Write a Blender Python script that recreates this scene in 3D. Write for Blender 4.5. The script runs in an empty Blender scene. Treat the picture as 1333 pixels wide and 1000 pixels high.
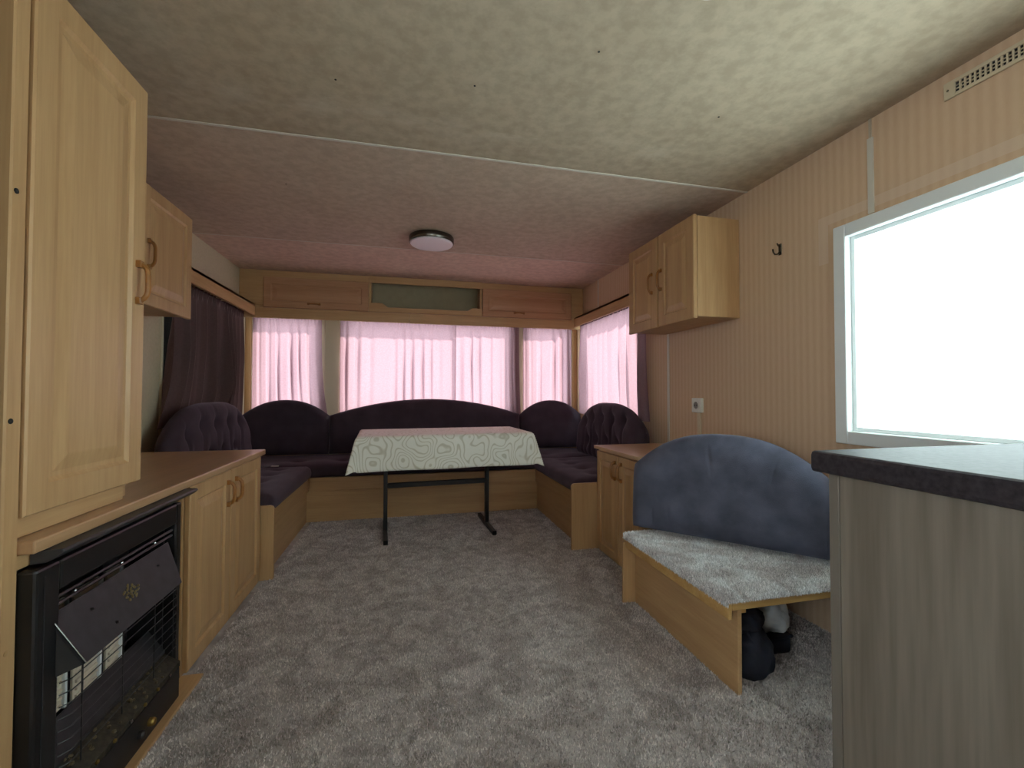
import bpy, bmesh, math, random
import numpy as np
from mathutils import Vector, Matrix, noise

random.seed(7); RNG = np.random.default_rng(7)
SC = bpy.context.scene
COL = SC.collection
R = math.radians

# ------------------------------------------------------------------ camera
CAM_H = 1.0
F_PX, YAW, PITCH, ROLL = 573.48, .2345, .0209, .00185
cd = bpy.data.cameras.new('camera'); cam = bpy.data.objects.new('camera', cd); COL.objects.link(cam)
cd.sensor_width = 36; cd.lens = F_PX / 1333 * 36; cd.clip_start = .02
fw = Vector((math.sin(YAW)*math.cos(PITCH), math.cos(YAW)*math.cos(PITCH), math.sin(PITCH)))
rt = Vector((math.cos(YAW), -math.sin(YAW), 0)); up = rt.cross(fw)
r2 = rt*math.cos(ROLL) + up*math.sin(ROLL); u2 = -rt*math.sin(ROLL) + up*math.cos(ROLL)
cam.matrix_world = Matrix(((r2.x, u2.x, -fw.x, 0), (r2.y, u2.y, -fw.y, 0), (r2.z, u2.z, -fw.z, CAM_H), (0, 0, 0, 1)))
SC.camera = cam

# ------------------------------------------------------------------ sky, sun, exposure
SKY = 3.0
w = bpy.data.worlds.new('sky'); SC.world = w; w.use_nodes = True
wn = w.node_tree.nodes; wl = w.node_tree.links
bg = wn['Background']; bg.inputs['Color'].default_value = (.84, .95, 1, 1); bg.inputs['Strength'].default_value = SKY
sd = bpy.data.lights.new('sun', 'SUN'); sd.energy = 7.0; sd.angle = R(.6); sd.color = (1, .95, .88)
sun = bpy.data.objects.new('sun', sd); COL.objects.link(sun)
SUN_AZ, SUN_EL = R(38), R(42)            # azimuth from the front (+y) towards the right (+x)
sv = Vector((math.sin(SUN_AZ)*math.cos(SUN_EL), math.cos(SUN_AZ)*math.cos(SUN_EL), math.sin(SUN_EL)))
sun.rotation_euler = sv.to_track_quat('Z', 'Y').to_euler(); sun.location = (3, 8, 6)
SC.view_settings.view_transform = 'Standard'; SC.view_settings.look = 'None'
SC.view_settings.gamma = 1; SC.view_settings.use_curve_mapping = False
SC.view_settings.exposure = 1.35
try:
    SC.cycles.max_bounces = 10; SC.cycles.diffuse_bounces = 7; SC.cycles.transparent_max_bounces = 12
    SC.cycles.sample_clamp_indirect = 6; SC.cycles.caustics_reflective = False
except Exception: pass

# ------------------------------------------------------------------ helpers
def part(name, bm, mat, parent=None, smooth=False, kind=None, label=None, origin=None):
    """link a bmesh in world coordinates as one object; parents are unrotated empties or meshes"""
    base = Vector((0, 0, 0)); p = parent
    while p is not None: base += p.location; p = p.parent
    if parent is None and origin is not None: base = Vector(origin)
    me = bpy.data.meshes.new(name)
    bmesh.ops.recalc_face_normals(bm, faces=bm.faces[:])
    bm.to_mesh(me); bm.free()
    me.transform(Matrix.Translation(-base))
    if smooth:
        for f in me.polygons: f.use_smooth = True
    o = bpy.data.objects.new(name, me); COL.objects.link(o)
    if parent is not None: o.parent = parent
    elif origin is not None: o.location = base
    me.materials.append(mat)
    if smooth == 'auto':
        try: me.set_sharp_from_angle(angle=R(38))
        except Exception: pass
    if kind: o['kind'] = kind
    if label: o['label'] = label
    return o
def thing(name, label, cat, loc=(0, 0, 0), group=None):
    o = bpy.data.objects.new(name, None); COL.objects.link(o); o.location = loc
    o.empty_display_size = .1; o['label'] = label; o['category'] = cat
    if group: o['group'] = group
    return o
def tag(o, label, cat, group=None):
    o['label'] = label; o['category'] = cat
    if group: o['group'] = group
    return o
def struct(name, bm, mat, parent=None, smooth=False):
    return part(name, bm, mat, parent, smooth, kind='structure' if parent is None else None)
def BM(): return bmesh.new()
def box(bm, x0, x1, y0, y1, z0, z1, bev=0, seg=2, M=None):
    b = bmesh.new() if bev else bm
    vs = [b.verts.new((x, y, z)) for x in (x0, x1) for y in (y0, y1) for z in (z0, z1)]
    for f in ((0, 1, 3, 2), (4, 6, 7, 5), (0, 4, 5, 1), (2, 3, 7, 6), (0, 2, 6, 4), (1, 5, 7, 3)):
        b.faces.new([vs[i] for i in f])
    if bev:
        bmesh.ops.recalc_face_normals(b, faces=b.faces[:])
        bmesh.ops.bevel(b, geom=b.edges[:], offset=bev, segments=seg, profile=.5, affect='EDGES')
        merge(bm, b, M)
    elif M is not None:
        for v in vs: v.co = M @ v.co
    return bm
def merge(bm, b, M=None):
    b.verts.index_update(); m = []
    for v in b.verts: m.append(bm.verts.new(M @ v.co if M is not None else v.co))
    for f in b.faces:
        try: bm.faces.new([m[v.index] for v in f.verts])
        except ValueError: pass
    b.free()
def bx(*a, **k): return box(BM(), *a, **k)
def tube(bm, pts, r, n=8, cap=True, flat=1.0, closed=False):
    pts = [Vector(p) for p in pts]; rings = []; N = len(pts); prev = None
    for i, p in enumerate(pts):
        a = pts[(i-1) % N] if (i or closed) else p; c = pts[(i+1) % N] if (i < N-1 or closed) else p
        t = (c-a).normalized()
        ref = prev if prev is not None else (Vector((0, 0, 1)) if abs(t.z) < .9 else Vector((1, 0, 0)))
        s = t.cross(ref)
        if s.length < 1e-6: s = t.cross(Vector((0, 1, 0)))
        s.normalize(); q = s.cross(t).normalized(); prev = q
        rr = r[i] if isinstance(r, (list, tuple)) else r
        rings.append([bm.verts.new(p + s*math.cos(2*math.pi*k/n)*rr + q*math.sin(2*math.pi*k/n)*rr*flat) for k in range(n)])
    for i in range(N if closed else N-1):
        A, B = rings[i], rings[(i+1) % N]
        for k in range(n): bm.faces.new((A[k], A[(k+1) % n], B[(k+1) % n], B[k]))
    if cap and not closed: bm.faces.new(rings[0][::-1]); bm.faces.new(rings[-1])
    return bm
def lathe(bm, prof, c, n=40, axis='z'):
    rings = []
    for r, h in prof:
        ring = []
        for k in range(n):
            a = 2*math.pi*k/n
            if axis == 'z': p = (c[0]+r*math.cos(a), c[1]+r*math.sin(a), c[2]+h)
            elif axis == 'x': p = (c[0]+h, c[1]+r*math.cos(a), c[2]+r*math.sin(a))
            else: p = (c[0]+r*math.cos(a), c[1]+h, c[2]+r*math.sin(a))
            ring.append(bm.verts.new(p))
        rings.append(ring)
    for A, B in zip(rings, rings[1:]):
        for k in range(n): bm.faces.new((A[k], A[(k+1) % n], B[(k+1) % n], B[k]))
    bm.faces.new(rings[0]); bm.faces.new(rings[-1][::-1])
    return bm
def prism(bm, poly, d0, d1, plane='xy', bev=0):
    """extrude a polygon; plane gives the two axes of poly, d0..d1 the third"""
    def P(a, b, d):
        return {'xy': (a, b, d), 'xz': (a, d, b), 'yz': (d, a, b)}[plane]
    b_ = bmesh.new() if bev else bm
    A = [b_.verts.new(P(a, b, d0)) for a, b in poly]; B = [b_.verts.new(P(a, b, d1)) for a, b in poly]
    b_.faces.new(A); b_.faces.new(B[::-1]); n = len(poly)
    for i in range(n): b_.faces.new((A[i], A[(i+1) % n], B[(i+1) % n], B[i]))
    if bev:
        bmesh.ops.recalc_face_normals(b_, faces=b_.faces[:])
        bmesh.ops.bevel(b_, geom=b_.edges[:], offset=bev, segments=2, profile=.5, affect='EDGES'); merge(bm, b_)
    return bm
def grid(bm, fn, nu, nv, wrap=False):
    V = [[bm.verts.new(fn(i/nu, j/nv)) for j in range(nv+1)] for i in range(nu+1)]
    for i in range(nu):
        for j in range(nv): bm.faces.new((V[i][j], V[i+1][j], V[i+1][j+1], V[i][j+1]))
    return V
def panel_door(side, face, a0, a1, z0, z1, th=.018, stile=.06, mould=.014, rise=.005):
    """routed-panel cabinet door. side: '+x','-x' or '-y' = way the front looks; face = that coordinate; a0..a1 the run"""
    rings = [(0, -.0035), (.004, 0), (stile, 0), (stile+mould*.45, -.007), (stile+mould, -.007), (stile+mould*2.6, -.0005), (stile+mould*2.8, 0)]
    bm = BM()
    def P(a, z, d):
        if side == '+x': return (face+d, a, z)
        if side == '-x': return (face-d, a, z)
        return (a, face-d, z)
    R_ = []
    for ins, d in [(0, -th)] + rings:
        R_.append([bm.verts.new(P(a, z, d)) for a, z in ((a0+ins, z0+ins), (a1-ins, z0+ins), (a1-ins, z1-ins), (a0+ins, z1-ins))])
    for A, B in zip(R_, R_[1:]):
        for k in range(4): bm.faces.new((A[k], A[(k+1) % 4], B[(k+1) % 4], B[k]))
    bm.faces.new(R_[0]); bm.faces.new(R_[-1])
    return bm
def d_handle(side, face, a, z, L=.105, horiz=False, proj=.024):
    """bow handle with two square feet"""
    bm = BM(); pts = []
    for k in range(13):
        t = -1+2*k/12; pts.append((t*L/2, proj*(1-abs(t)**5)+.004))
    def P(s, d):
        u, v = (s, 0) if horiz else (0, s)
        if side == '+x': return (face+d, a+u, z+v)
        if side == '-x': return (face-d, a+u, z+v)
        return (a+u, face-d, z+v)
    tube(bm, [P(s, d) for s, d in pts], .0072, 8)
    for s in (-1, 1):
        c = P(s*L/2*.96, .005); k = .0085
        box(bm, c[0]-k, c[0]+k, c[1]-k, c[1]+k, c[2]-k*1.2, c[2]+k*1.2, .002, 1)
    return bm

# ------------------------------------------------------------------ materials
def mat(name):
    m = bpy.data.materials.new(name); m.use_nodes = True
    nt = m.node_tree; return m, nt, nt.nodes, nt.links, nt.nodes['Principled BSDF']
def plain(name, col, rough=.5, metal=0, spec=.5, var=.0, scale=20, bump=0, bscale=200):
    m, nt, N, L, b = mat(name)
    b.inputs['Roughness'].default_value = rough; b.inputs['Metallic'].default_value = metal
    b.inputs['Specular IOR Level'].default_value = spec
    tc = N.new('ShaderNodeTexCoord')
    nz = N.new('ShaderNodeTexNoise'); nz.inputs['Scale'].default_value = scale; nz.inputs['Detail'].default_value = 4
    L.new(tc.outputs['Object'], nz.inputs['Vector'])
    cr = N.new('ShaderNodeValToRGB')
    cr.color_ramp.elements[0].position = .3; cr.color_ramp.elements[1].position = .7
    cr.color_ramp.elements[0].color = (*[c*(1-var) for c in col], 1); cr.color_ramp.elements[1].color = (*[min(1, c*(1+var)) for c in col], 1)
    L.new(nz.outputs['Fac'], cr.inputs['Fac']); L.new(cr.outputs['Color'], b.inputs['Base Color'])
    if bump:
        n2 = N.new('ShaderNodeTexNoise'); n2.inputs['Scale'].default_value = bscale; n2.inputs['Detail'].default_value = 3
        L.new(tc.outputs['Object'], n2.inputs['Vector'])
        bp = N.new('ShaderNodeBump'); bp.inputs['Strength'].default_value = bump; bp.inputs['Distance'].default_value = .004
        L.new(n2.outputs['Fac'], bp.inputs['Height']); L.new(bp.outputs['Normal'], b.inputs['Normal'])
    return m
def wood(name, dark, light, grain='z', rough=.42, scale=1.0, contrast=1.0):
    m, nt, N, L, b = mat(name)
    b.inputs['Roughness'].default_value = rough; b.inputs['Specular IOR Level'].default_value = .4
    tc = N.new('ShaderNodeTexCoord'); mp = N.new('ShaderNodeMapping')
    st = {'x': (1.2, 22, 22), 'y': (22, 1.2, 22), 'z': (22, 22, 1.2)}[grain]
    mp.inputs['Scale'].default_value = [s*scale for s in st]
    L.new(tc.outputs['Object'], mp.inputs['Vector'])
    n1 = N.new('ShaderNodeTexNoise'); n1.inputs['Scale'].default_value = .8; n1.inputs['Detail'].default_value = 6; n1.inputs['Distortion'].default_value = .6
    n2 = N.new('ShaderNodeTexNoise'); n2.inputs['Scale'].default_value = 6; n2.inputs['Detail'].default_value = 3
    L.new(mp.outputs['Vector'], n1.inputs['Vector']); L.new(mp.outputs['Vector'], n2.inputs['Vector'])
    mx = N.new('ShaderNodeMath'); mx.operation = 'MULTIPLY_ADD'; mx.inputs[1].default_value = .35
    L.new(n2.outputs['Fac'], mx.inputs[0]); 
    sc = N.new('ShaderNodeMath'); sc.operation = 'MULTIPLY'; sc.inputs[1].default_value = .65
    L.new(n1.outputs['Fac'], sc.inputs[0]); L.new(sc.outputs[0], mx.inputs[2])
    cr = N.new('ShaderNodeValToRGB'); h = .18/contrast
    cr.color_ramp.elements[0].position = .5-h; cr.color_ramp.elements[1].position = .5+h
    cr.color_ramp.elements[0].color = (*dark, 1); cr.color_ramp.elements[1].color = (*light, 1)
    L.new(mx.outputs[0], cr.inputs['Fac']); L.new(cr.outputs['Color'], b.inputs['Base Color'])
    return m
W_D, W_L = (.42, .245, .11), (.55, .345, .17)
wood_v = wood('beech_vertical', W_D, W_L, 'z'); wood_y = wood('beech_along', W_D, W_L, 'y'); wood_x = wood('beech_across', W_D, W_L, 'x')
locker_m = wood('locker_door_wood', (.40, .205, .105), (.50, .285, .16), 'x')
wood_in = plain('cabinet_inside', (.30, .27, .17), .7, var=.05)
top_y = wood('worktop_beech', (.40, .235, .12), (.50, .31, .17), 'y', .3)
edge_wood = wood('raw_edge', (.45, .25, .08), (.60, .37, .14), 'x', .6)
handle_m = plain('handle_brown', (.30, .125, .03), .35, var=.15, scale=60)
grey_wood_v = wood('grey_ash', (.165, .135, .105), (.26, .22, .18), 'z', .5, .42, 1.7)
grey_edge = wood('grey_ash_edge', (.17, .145, .12), (.21, .18, .15), 'z', .5)
slate = plain('slate_laminate', (.04, .033, .038), .55, spec=.12, var=.35, scale=90)
black_m = plain('black_enamel', (.008, .008, .009), .35, var=.1)
black_gl = plain('black_steel', (.012, .012, .013), .4, var=.1)
gun = plain('gunmetal', (.028, .028, .032), .5, metal=.2, var=.25, scale=30)
chrome = plain('chrome', (.6, .6, .6), .22, metal=1)
brass = plain('brass', (.42, .29, .09), .35, metal=1, var=.4, scale=120)
burner_m = plain('burner_ceramic', (.03, .024, .014), .7, var=.6, scale=70, bump=.6, bscale=90)
nickel = plain('dark_nickel', (.16, .15, .13), .25, metal=1)
white_pl = plain('white_plastic', (.72, .72, .66), .4)
cream_pl = plain('cream_plastic', (.62, .52, .36), .45)
dark_hole = plain('dark_hole', (.01, .01, .01), .8)
lamp_dif = plain('opal_diffuser', (.78, .74, .76), .35)
frame_white = plain('window_white', (.78, .82, .82), .35)
frame_cream = plain('window_cream', (.62, .55, .40), .45)
trim_white = plain('trim_white', (.62, .58, .5), .5)
trim_beige = plain('trim_beige', (.50, .42, .31), .5)
rail_m = plain('rail_dark', (.06, .03, .03), .6)
door_dark = plain('dark_door', (.035, .03, .022), .5, var=.2)
outside_m = plain('blocker_dark', (.02, .024, .021), .8, var=.2)
ext_white = plain('outside_white', (.6, .6, .58), .7)
navy = plain('navy_fabric', (.008, .010, .022), .8, var=.4, scale=14, bump=.5, bscale=25)
bagwhite = plain('white_bag', (.55, .55, .56), .5, var=.08, scale=12, bump=.4, bscale=22)

def m_ceiling(c_lo=(.475, .385, .278), c_hi=(.52, .43, .315)):
    m, nt, N, L, b = mat('ceiling_paper'); b.inputs['Roughness'].default_value = .75; b.inputs['Specular IOR Level'].default_value = .15
    tc = N.new('ShaderNodeTexCoord')
    n1 = N.new('ShaderNodeTexNoise'); n1.inputs['Scale'].default_value = 3.0; n1.inputs['Detail'].default_value = 6; n1.inputs['Roughness'].default_value = .62; n1.inputs['Distortion'].default_value = .5
    n2 = N.new('ShaderNodeTexNoise'); n2.inputs['Scale'].default_value = 22; n2.inputs['Detail'].default_value = 5; n2.inputs['Roughness'].default_value = .6
    for n in (n1, n2): L.new(tc.outputs['Object'], n.inputs['Vector'])
    c1 = N.new('ShaderNodeValToRGB'); c1.color_ramp.elements[0].position = .36; c1.color_ramp.elements[1].position = .66
    c1.color_ramp.elements[0].color = (*c_lo, 1); c1.color_ramp.elements[1].color = (*c_hi, 1)
    L.new(n1.outputs['Fac'], c1.inputs['Fac'])
    c2 = N.new('ShaderNodeValToRGB'); c2.color_ramp.elements[0].position = .38; c2.color_ramp.elements[1].position = .62
    c2.color_ramp.elements[0].color = (.84, .83, .82, 1); c2.color_ramp.elements[1].color = (1, 1, 1, 1)
    L.new(n2.outputs['Fac'], c2.inputs['Fac'])
    mx = N.new('ShaderNodeMix'); mx.data_type = 'RGBA'; mx.blend_type = 'MULTIPLY'; mx.inputs[0].default_value = 1
    L.new(c1.outputs['Color'], mx.inputs[6]); L.new(c2.outputs['Color'], mx.inputs[7])
    # pale scuffs in a band across the ceiling, just on the kitchen side of the joint strip
    sp = N.new('ShaderNodeSeparateXYZ'); L.new(tc.outputs['Object'], sp.inputs[0])
    band = N.new('ShaderNodeMapRange'); band.inputs['From Min'].default_value = .0; band.inputs['From Max'].default_value = .13
    band.inputs['To Min'].default_value = 1; band.inputs['To Max'].default_value = 0
    d = N.new('ShaderNodeMath'); d.operation = 'SUBTRACT'; d.inputs[1].default_value = 1.73; L.new(sp.outputs['Y'], d.inputs[0])
    ab = N.new('ShaderNodeMath'); ab.operation = 'ABSOLUTE'; L.new(d.outputs[0], ab.inputs[0]); L.new(ab.outputs[0], band.inputs['Value'])
    mp = N.new('ShaderNodeMapping'); mp.inputs['Scale'].default_value = (3.2, 6, 1); mp.inputs['Location'].default_value = (3, 1, 0); L.new(tc.outputs['Object'], mp.inputs['Vector'])
    n3 = N.new('ShaderNodeTexNoise'); n3.inputs['Scale'].default_value = 1.6; n3.inputs['Detail'].default_value = 5; L.new(mp.outputs[0], n3.inputs['Vector'])
    s3 = N.new('ShaderNodeMapRange'); s3.inputs['From Min'].default_value = .48; s3.inputs['From Max'].default_value = .75; L.new(n3.outputs['Fac'], s3.inputs['Value'])
    mm = N.new('ShaderNodeMath'); mm.operation = 'MULTIPLY'; L.new(band.outputs[0], mm.inputs[0]); L.new(s3.outputs[0], mm.inputs[1])
    m2 = N.new('ShaderNodeMath'); m2.operation = 'MULTIPLY'; m2.inputs[1].default_value = .45; L.new(mm.outputs[0], m2.inputs[0])
    mx2 = N.new('ShaderNodeMix'); mx2.data_type = 'RGBA'; mx2.inputs[7].default_value = (.70, .64, .53, 1)
    L.new(m2.outputs[0], mx2.inputs[0]); L.new(mx.outputs[2], mx2.inputs[6]); L.new(mx2.outputs[2], b.inputs['Base Color'])
    bp = N.new('ShaderNodeBump'); bp.inputs['Strength'].default_value = .12; bp.inputs['Distance'].default_value = .004
    L.new(n2.outputs['Fac'], bp.inputs['Height']); L.new(bp.outputs['Normal'], b.inputs['Normal'])
    return m
def m_wall(axis='Y'):
    m, nt, N, L, b = mat('striped_wallpaper_'+axis); b.inputs['Roughness'].default_value = .7; b.inputs['Specular IOR Level'].default_value = .2
    tc = N.new('ShaderNodeTexCoord'); sp = N.new('ShaderNodeSeparateXYZ'); L.new(tc.outputs['Object'], sp.inputs[0])
    mu = N.new('ShaderNodeMath'); mu.operation = 'MULTIPLY'; mu.inputs[1].default_value = 2*math.pi/.034; L.new(sp.outputs[axis], mu.inputs[0])
    si = N.new('ShaderNodeMath'); si.operation = 'SINE'; L.new(mu.outputs[0], si.inputs[0])
    mp = N.new('ShaderNodeMapping'); mp.inputs['Scale'].default_value = (90, 90, 26); L.new(tc.outputs['Object'], mp.inputs['Vector'])
    nz = N.new('ShaderNodeTexNoise'); nz.inputs['Scale'].default_value = 1; nz.inputs['Detail'].default_value = 2; L.new(mp.outputs[0], nz.inputs['Vector'])
    ad = N.new('ShaderNodeMath'); ad.operation = 'MULTIPLY_ADD'; ad.inputs[1].default_value = 1.8; L.new(nz.outputs['Fac'], ad.inputs[0]); L.new(si.outputs[0], ad.inputs[2])
    mr = N.new('ShaderNodeMapRange'); mr.inputs['From Min'].default_value = -.3; mr.inputs['From Max'].default_value = 2.1; L.new(ad.outputs[0], mr.inputs['Value'])
    cr = N.new('ShaderNodeValToRGB'); cr.color_ramp.elements[0].color = (.615, .42, .275, 1); cr.color_ramp.elements[1].color = (.67, .485, .33, 1)
    L.new(mr.outputs[0], cr.inputs['Fac'])
    # paler worn band left by an older frame round the frosted window
    def rng(sock, lo, hi):
        a = N.new('ShaderNodeMath'); a.operation = 'GREATER_THAN'; a.inputs[1].default_value = lo; L.new(sock, a.inputs[0])
        c = N.new('ShaderNodeMath'); c.operation = 'LESS_THAN'; c.inputs[1].default_value = hi; L.new(sock, c.inputs[0])
        p = N.new('ShaderNodeMath'); p.operation = 'MULTIPLY'; L.new(a.outputs[0], p.inputs[0]); L.new(c.outputs[0], p.inputs[1]); return p.outputs[0]
    def rect(y0, y1, z0, z1):
        p = N.new('ShaderNodeMath'); p.operation = 'MULTIPLY'; L.new(rng(sp.outputs['Y'], y0, y1), p.inputs[0]); L.new(rng(sp.outputs['Z'], z0, z1), p.inputs[1]); return p.outputs[0]
    if axis == 'Y':
        su = N.new('ShaderNodeMath'); su.operation = 'MAXIMUM'; L.new(rect(-.7, 1.53, 1.712, 1.752), su.inputs[0]); L.new(rect(1.485, 1.53, 1.55, 1.752), su.inputs[1])
        xr = N.new('ShaderNodeMath'); xr.operation = 'GREATER_THAN'; xr.inputs[1].default_value = 0; L.new(sp.outputs['X'], xr.inputs[0])
        f1 = N.new('ShaderNodeMath'); f1.operation = 'MULTIPLY'; L.new(su.outputs[0], f1.inputs[0]); L.new(xr.outputs[0], f1.inputs[1])
        f2 = N.new('ShaderNodeMath'); f2.operation = 'MULTIPLY'; f2.inputs[1].default_value = .45; L.new(f1.outputs[0], f2.inputs[0])
        mx = N.new('ShaderNodeMix'); mx.data_type = 'RGBA'; mx.inputs[7].default_value = (.72, .58, .46, 1)
        L.new(f2.outputs[0], mx.inputs[0]); L.new(cr.outputs['Color'], mx.inputs[6]); L.new(mx.outputs[2], b.inputs['Base Color'])
    else: L.new(cr.outputs['Color'], b.inputs['Base Color'])
    return m
def m_carpet():
    m, nt, N, L, b = mat('taupe_carpet'); b.inputs['Roughness'].default_value = .95; b.inputs['Specular IOR Level'].default_value = .05
    tc = N.new('ShaderNodeTexCoord')
    n1 = N.new('ShaderNodeTexNoise'); n1.inputs['Scale'].default_value = 9; n1.inputs['Detail'].default_value = 6; n1.inputs['Distortion'].default_value = 1.2
    n2 = N.new('ShaderNodeTexNoise'); n2.inputs['Scale'].default_value = 260; n2.inputs['Detail'].default_value = 2
    for n in (n1, n2): L.new(tc.outputs['Object'], n.inputs['Vector'])
    c1 = N.new('ShaderNodeValToRGB'); c1.color_ramp.elements[0].position = .38; c1.color_ramp.elements[1].position = .62
    c1.color_ramp.elements[0].color = (.50, .44, .42, 1); c1.color_ramp.elements[1].color = (.72, .66, .635, 1)
    L.new(n1.outputs['Fac'], c1.inputs['Fac'])
    geo = N.new('ShaderNodeNewGeometry')
    c2 = N.new('ShaderNodeMapRange'); c2.inputs['To Min'].default_value = .62; c2.inputs['To Max'].default_value = 1.38
    L.new(geo.outputs['Random Per Island'], c2.inputs['Value'])
    mx = N.new('ShaderNodeMix'); mx.data_type = 'RGBA'; mx.blend_type = 'MULTIPLY'; mx.inputs[0].default_value = 1
    L.new(c1.outputs['Color'], mx.inputs[6]); L.new(c2.outputs[0], mx.inputs[7]); L.new(mx.outputs[2], b.inputs['Base Color'])
    bp = N.new('ShaderNodeBump'); bp.inputs['Strength'].default_value = .8; bp.inputs['Distance'].default_value = .006
    L.new(n2.outputs['Fac'], bp.inputs['Height']); L.new(bp.outputs['Normal'], b.inputs['Normal'])
    return m
def m_carpet_base():
    m = m_carpet(); m.name = 'carpet_backing'
    for n in m.node_tree.nodes:
        if n.type == 'MAP_RANGE': n.inputs['To Min'].default_value = .8; n.inputs['To Max'].default_value = .8
    return m
def m_curtain(name, refl, trans, mixf=.5, sheen=None):
    m = bpy.data.materials.new(name); m.use_nodes = True; nt = m.node_tree; N = nt.nodes; L = nt.links
    N.remove(N['Principled BSDF']); out = N['Material Output']
    tc = N.new('ShaderNodeTexCoord')
    nz = N.new('ShaderNodeTexNoise'); nz.inputs['Scale'].default_value = 90; nz.inputs['Detail'].default_value = 3; L.new(tc.outputs['Object'], nz.inputs['Vector'])
    def ramp(c, v):
        cr = N.new('ShaderNodeValToRGB'); cr.color_ramp.elements[0].position = .35; cr.color_ramp.elements[1].position = .65
        cr.color_ramp.elements[0].color = (*[a*(1-v) for a in c], 1); cr.color_ramp.elements[1].color = (*[min(1, a*(1+v)) for a in c], 1)
        L.new(nz.outputs['Fac'], cr.inputs['Fac']); return cr
    d = N.new('ShaderNodeBsdfDiffuse'); t = N.new('ShaderNodeBsdfTranslucent'); mx = N.new('ShaderNodeMixShader')
    L.new(ramp(refl, .06).outputs[0], d.inputs['Color']); L.new(ramp(trans, .05).outputs[0], t.inputs['Color'])
    mx.inputs[0].default_value = mixf; L.new(d.outputs[0], mx.inputs[1]); L.new(t.outputs[0], mx.inputs[2]); L.new(mx.outputs[0], out.inputs['Surface'])
    if sheen:
        sh = N.new('ShaderNodeBsdfSheen'); sh.inputs['Color'].default_value = (*sheen, 1); sh.inputs['Roughness'].default_value = .35
        ad = N.new('ShaderNodeAddShader'); L.new(mx.outputs[0], ad.inputs[0]); L.new(sh.outputs[0], ad.inputs[1]); L.new(ad.outputs[0], out.inputs['Surface'])
    return m
def m_velvet(name, col, sheen, var=.25):
    m = plain(name, col, .8, spec=.15, var=var, scale=9, bump=.25, bscale=320)
    b = m.node_tree.nodes['Principled BSDF']
    b.inputs['Sheen Weight'].default_value = .35; b.inputs['Sheen Roughness'].default_value = .4; b.inputs['Sheen Tint'].default_value = (*sheen, 1)
    return m
def m_glass(name, tint=(.95, .97, .97), gl=.06):
    m = bpy.data.materials.new(name); m.use_nodes = True; nt = m.node_tree; N = nt.nodes; L = nt.links
    N.remove(N['Principled BSDF']); out = N['Material Output']
    t = N.new('ShaderNodeBsdfTransparent'); t.inputs['Color'].default_value = (*tint, 1)
    g = N.new('ShaderNodeBsdfGlossy'); g.inputs['Roughness'].default_value = .02
    mx = N.new('ShaderNodeMixShader'); mx.inputs[0].default_value = gl
    L.new(t.outputs[0], mx.inputs[1]); L.new(g.outputs[0], mx.inputs[2]); L.new(mx.outputs[0], out.inputs['Surface']); return m
def m_film():
    m = bpy.data.materials.new('frosted_film'); m.use_nodes = True; nt = m.node_tree; N = nt.nodes; L = nt.links
    N.remove(N['Principled BSDF']); out = N['Material Output']
    t = N.new('ShaderNodeBsdfTranslucent'); t.inputs['Color'].default_value = (.80, .86, .85, 1)
    L.new(t.outputs[0], out.inputs['Surface']); return m
def m_cloth():
    m, nt, N, L, b = mat('contour_tablecloth'); b.inputs['Roughness'].default_value = .55; b.inputs['Specular IOR Level'].default_value = .35
    tc = N.new('ShaderNodeTexCoord')
    nz = N.new('ShaderNodeTexNoise'); nz.inputs['Scale'].default_value = 5.5; nz.inputs['Detail'].default_value = 1; L.new(tc.outputs['Object'], nz.inputs['Vector'])
    mu = N.new('ShaderNodeMath'); mu.operation = 'MULTIPLY'; mu.inputs[1].default_value = 95; L.new(nz.outputs['Fac'], mu.inputs[0])
    si = N.new('ShaderNodeMath'); si.operation = 'SINE'; L.new(mu.outputs[0], si.inputs[0])
    cr = N.new('ShaderNodeValToRGB'); cr.color_ramp.elements[0].position = .0; cr.color_ramp.elements[1].position = .3
    cr.color_ramp.elements[0].color = (.60, .57, .47, 1); cr.color_ramp.elements[1].color = (.84, .83, .76, 1)
    mr = N.new('ShaderNodeMapRange'); mr.inputs['From Min'].default_value = -1; L.new(si.outputs[0], mr.inputs['Value'])
    L.new(mr.outputs[0], cr.inputs['Fac']); L.new(cr.outputs['Color'], b.inputs['Base Color']); return m
cream_wall = plain('cream_wallpaper', (.56, .48, .34), .7, spec=.2, var=.05, scale=60)
def lighter(m, name, k):
    m.name = name
    for n in m.node_tree.nodes:
        if n.type == 'VALTORGB':
            for e in n.color_ramp.elements: e.color = (min(.88, e.color[0]*k), min(.88, e.color[1]*k*1.05), min(.88, e.color[2]*k*1.08), 1)
    return m
bench_carpet = lighter(m_carpet(), 'pale_lit_carpet', 1.3); bench_back = lighter(m_carpet_base(), 'pale_lit_carpet_backing', 1.25)  # bench carpet paler: newer pile, plus window light put into the colour
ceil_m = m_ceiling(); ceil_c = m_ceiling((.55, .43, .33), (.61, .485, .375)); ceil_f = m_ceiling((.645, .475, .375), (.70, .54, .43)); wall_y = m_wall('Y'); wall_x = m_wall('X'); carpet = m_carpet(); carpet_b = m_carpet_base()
curt_front = m_curtain('curtain_pink', (.40, .26, .30), (.31, .185, .21), .5)
curt_left = m_curtain('curtain_mauve_unlit', (.125, .082, .080), (.12, .065, .07), .12, (.5, .38, .38))  # same fabric as the front, with the lack of sun put into the colour
purple = m_velvet('purple_velour', (.048, .034, .046), (.5, .42, .5))
bluec = m_velvet('blue_suede', (.088, .092, .130), (.55, .6, .75), .3)
glass = m_glass('window_glass'); film = m_film(); cloth_m = m_cloth()
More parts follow.
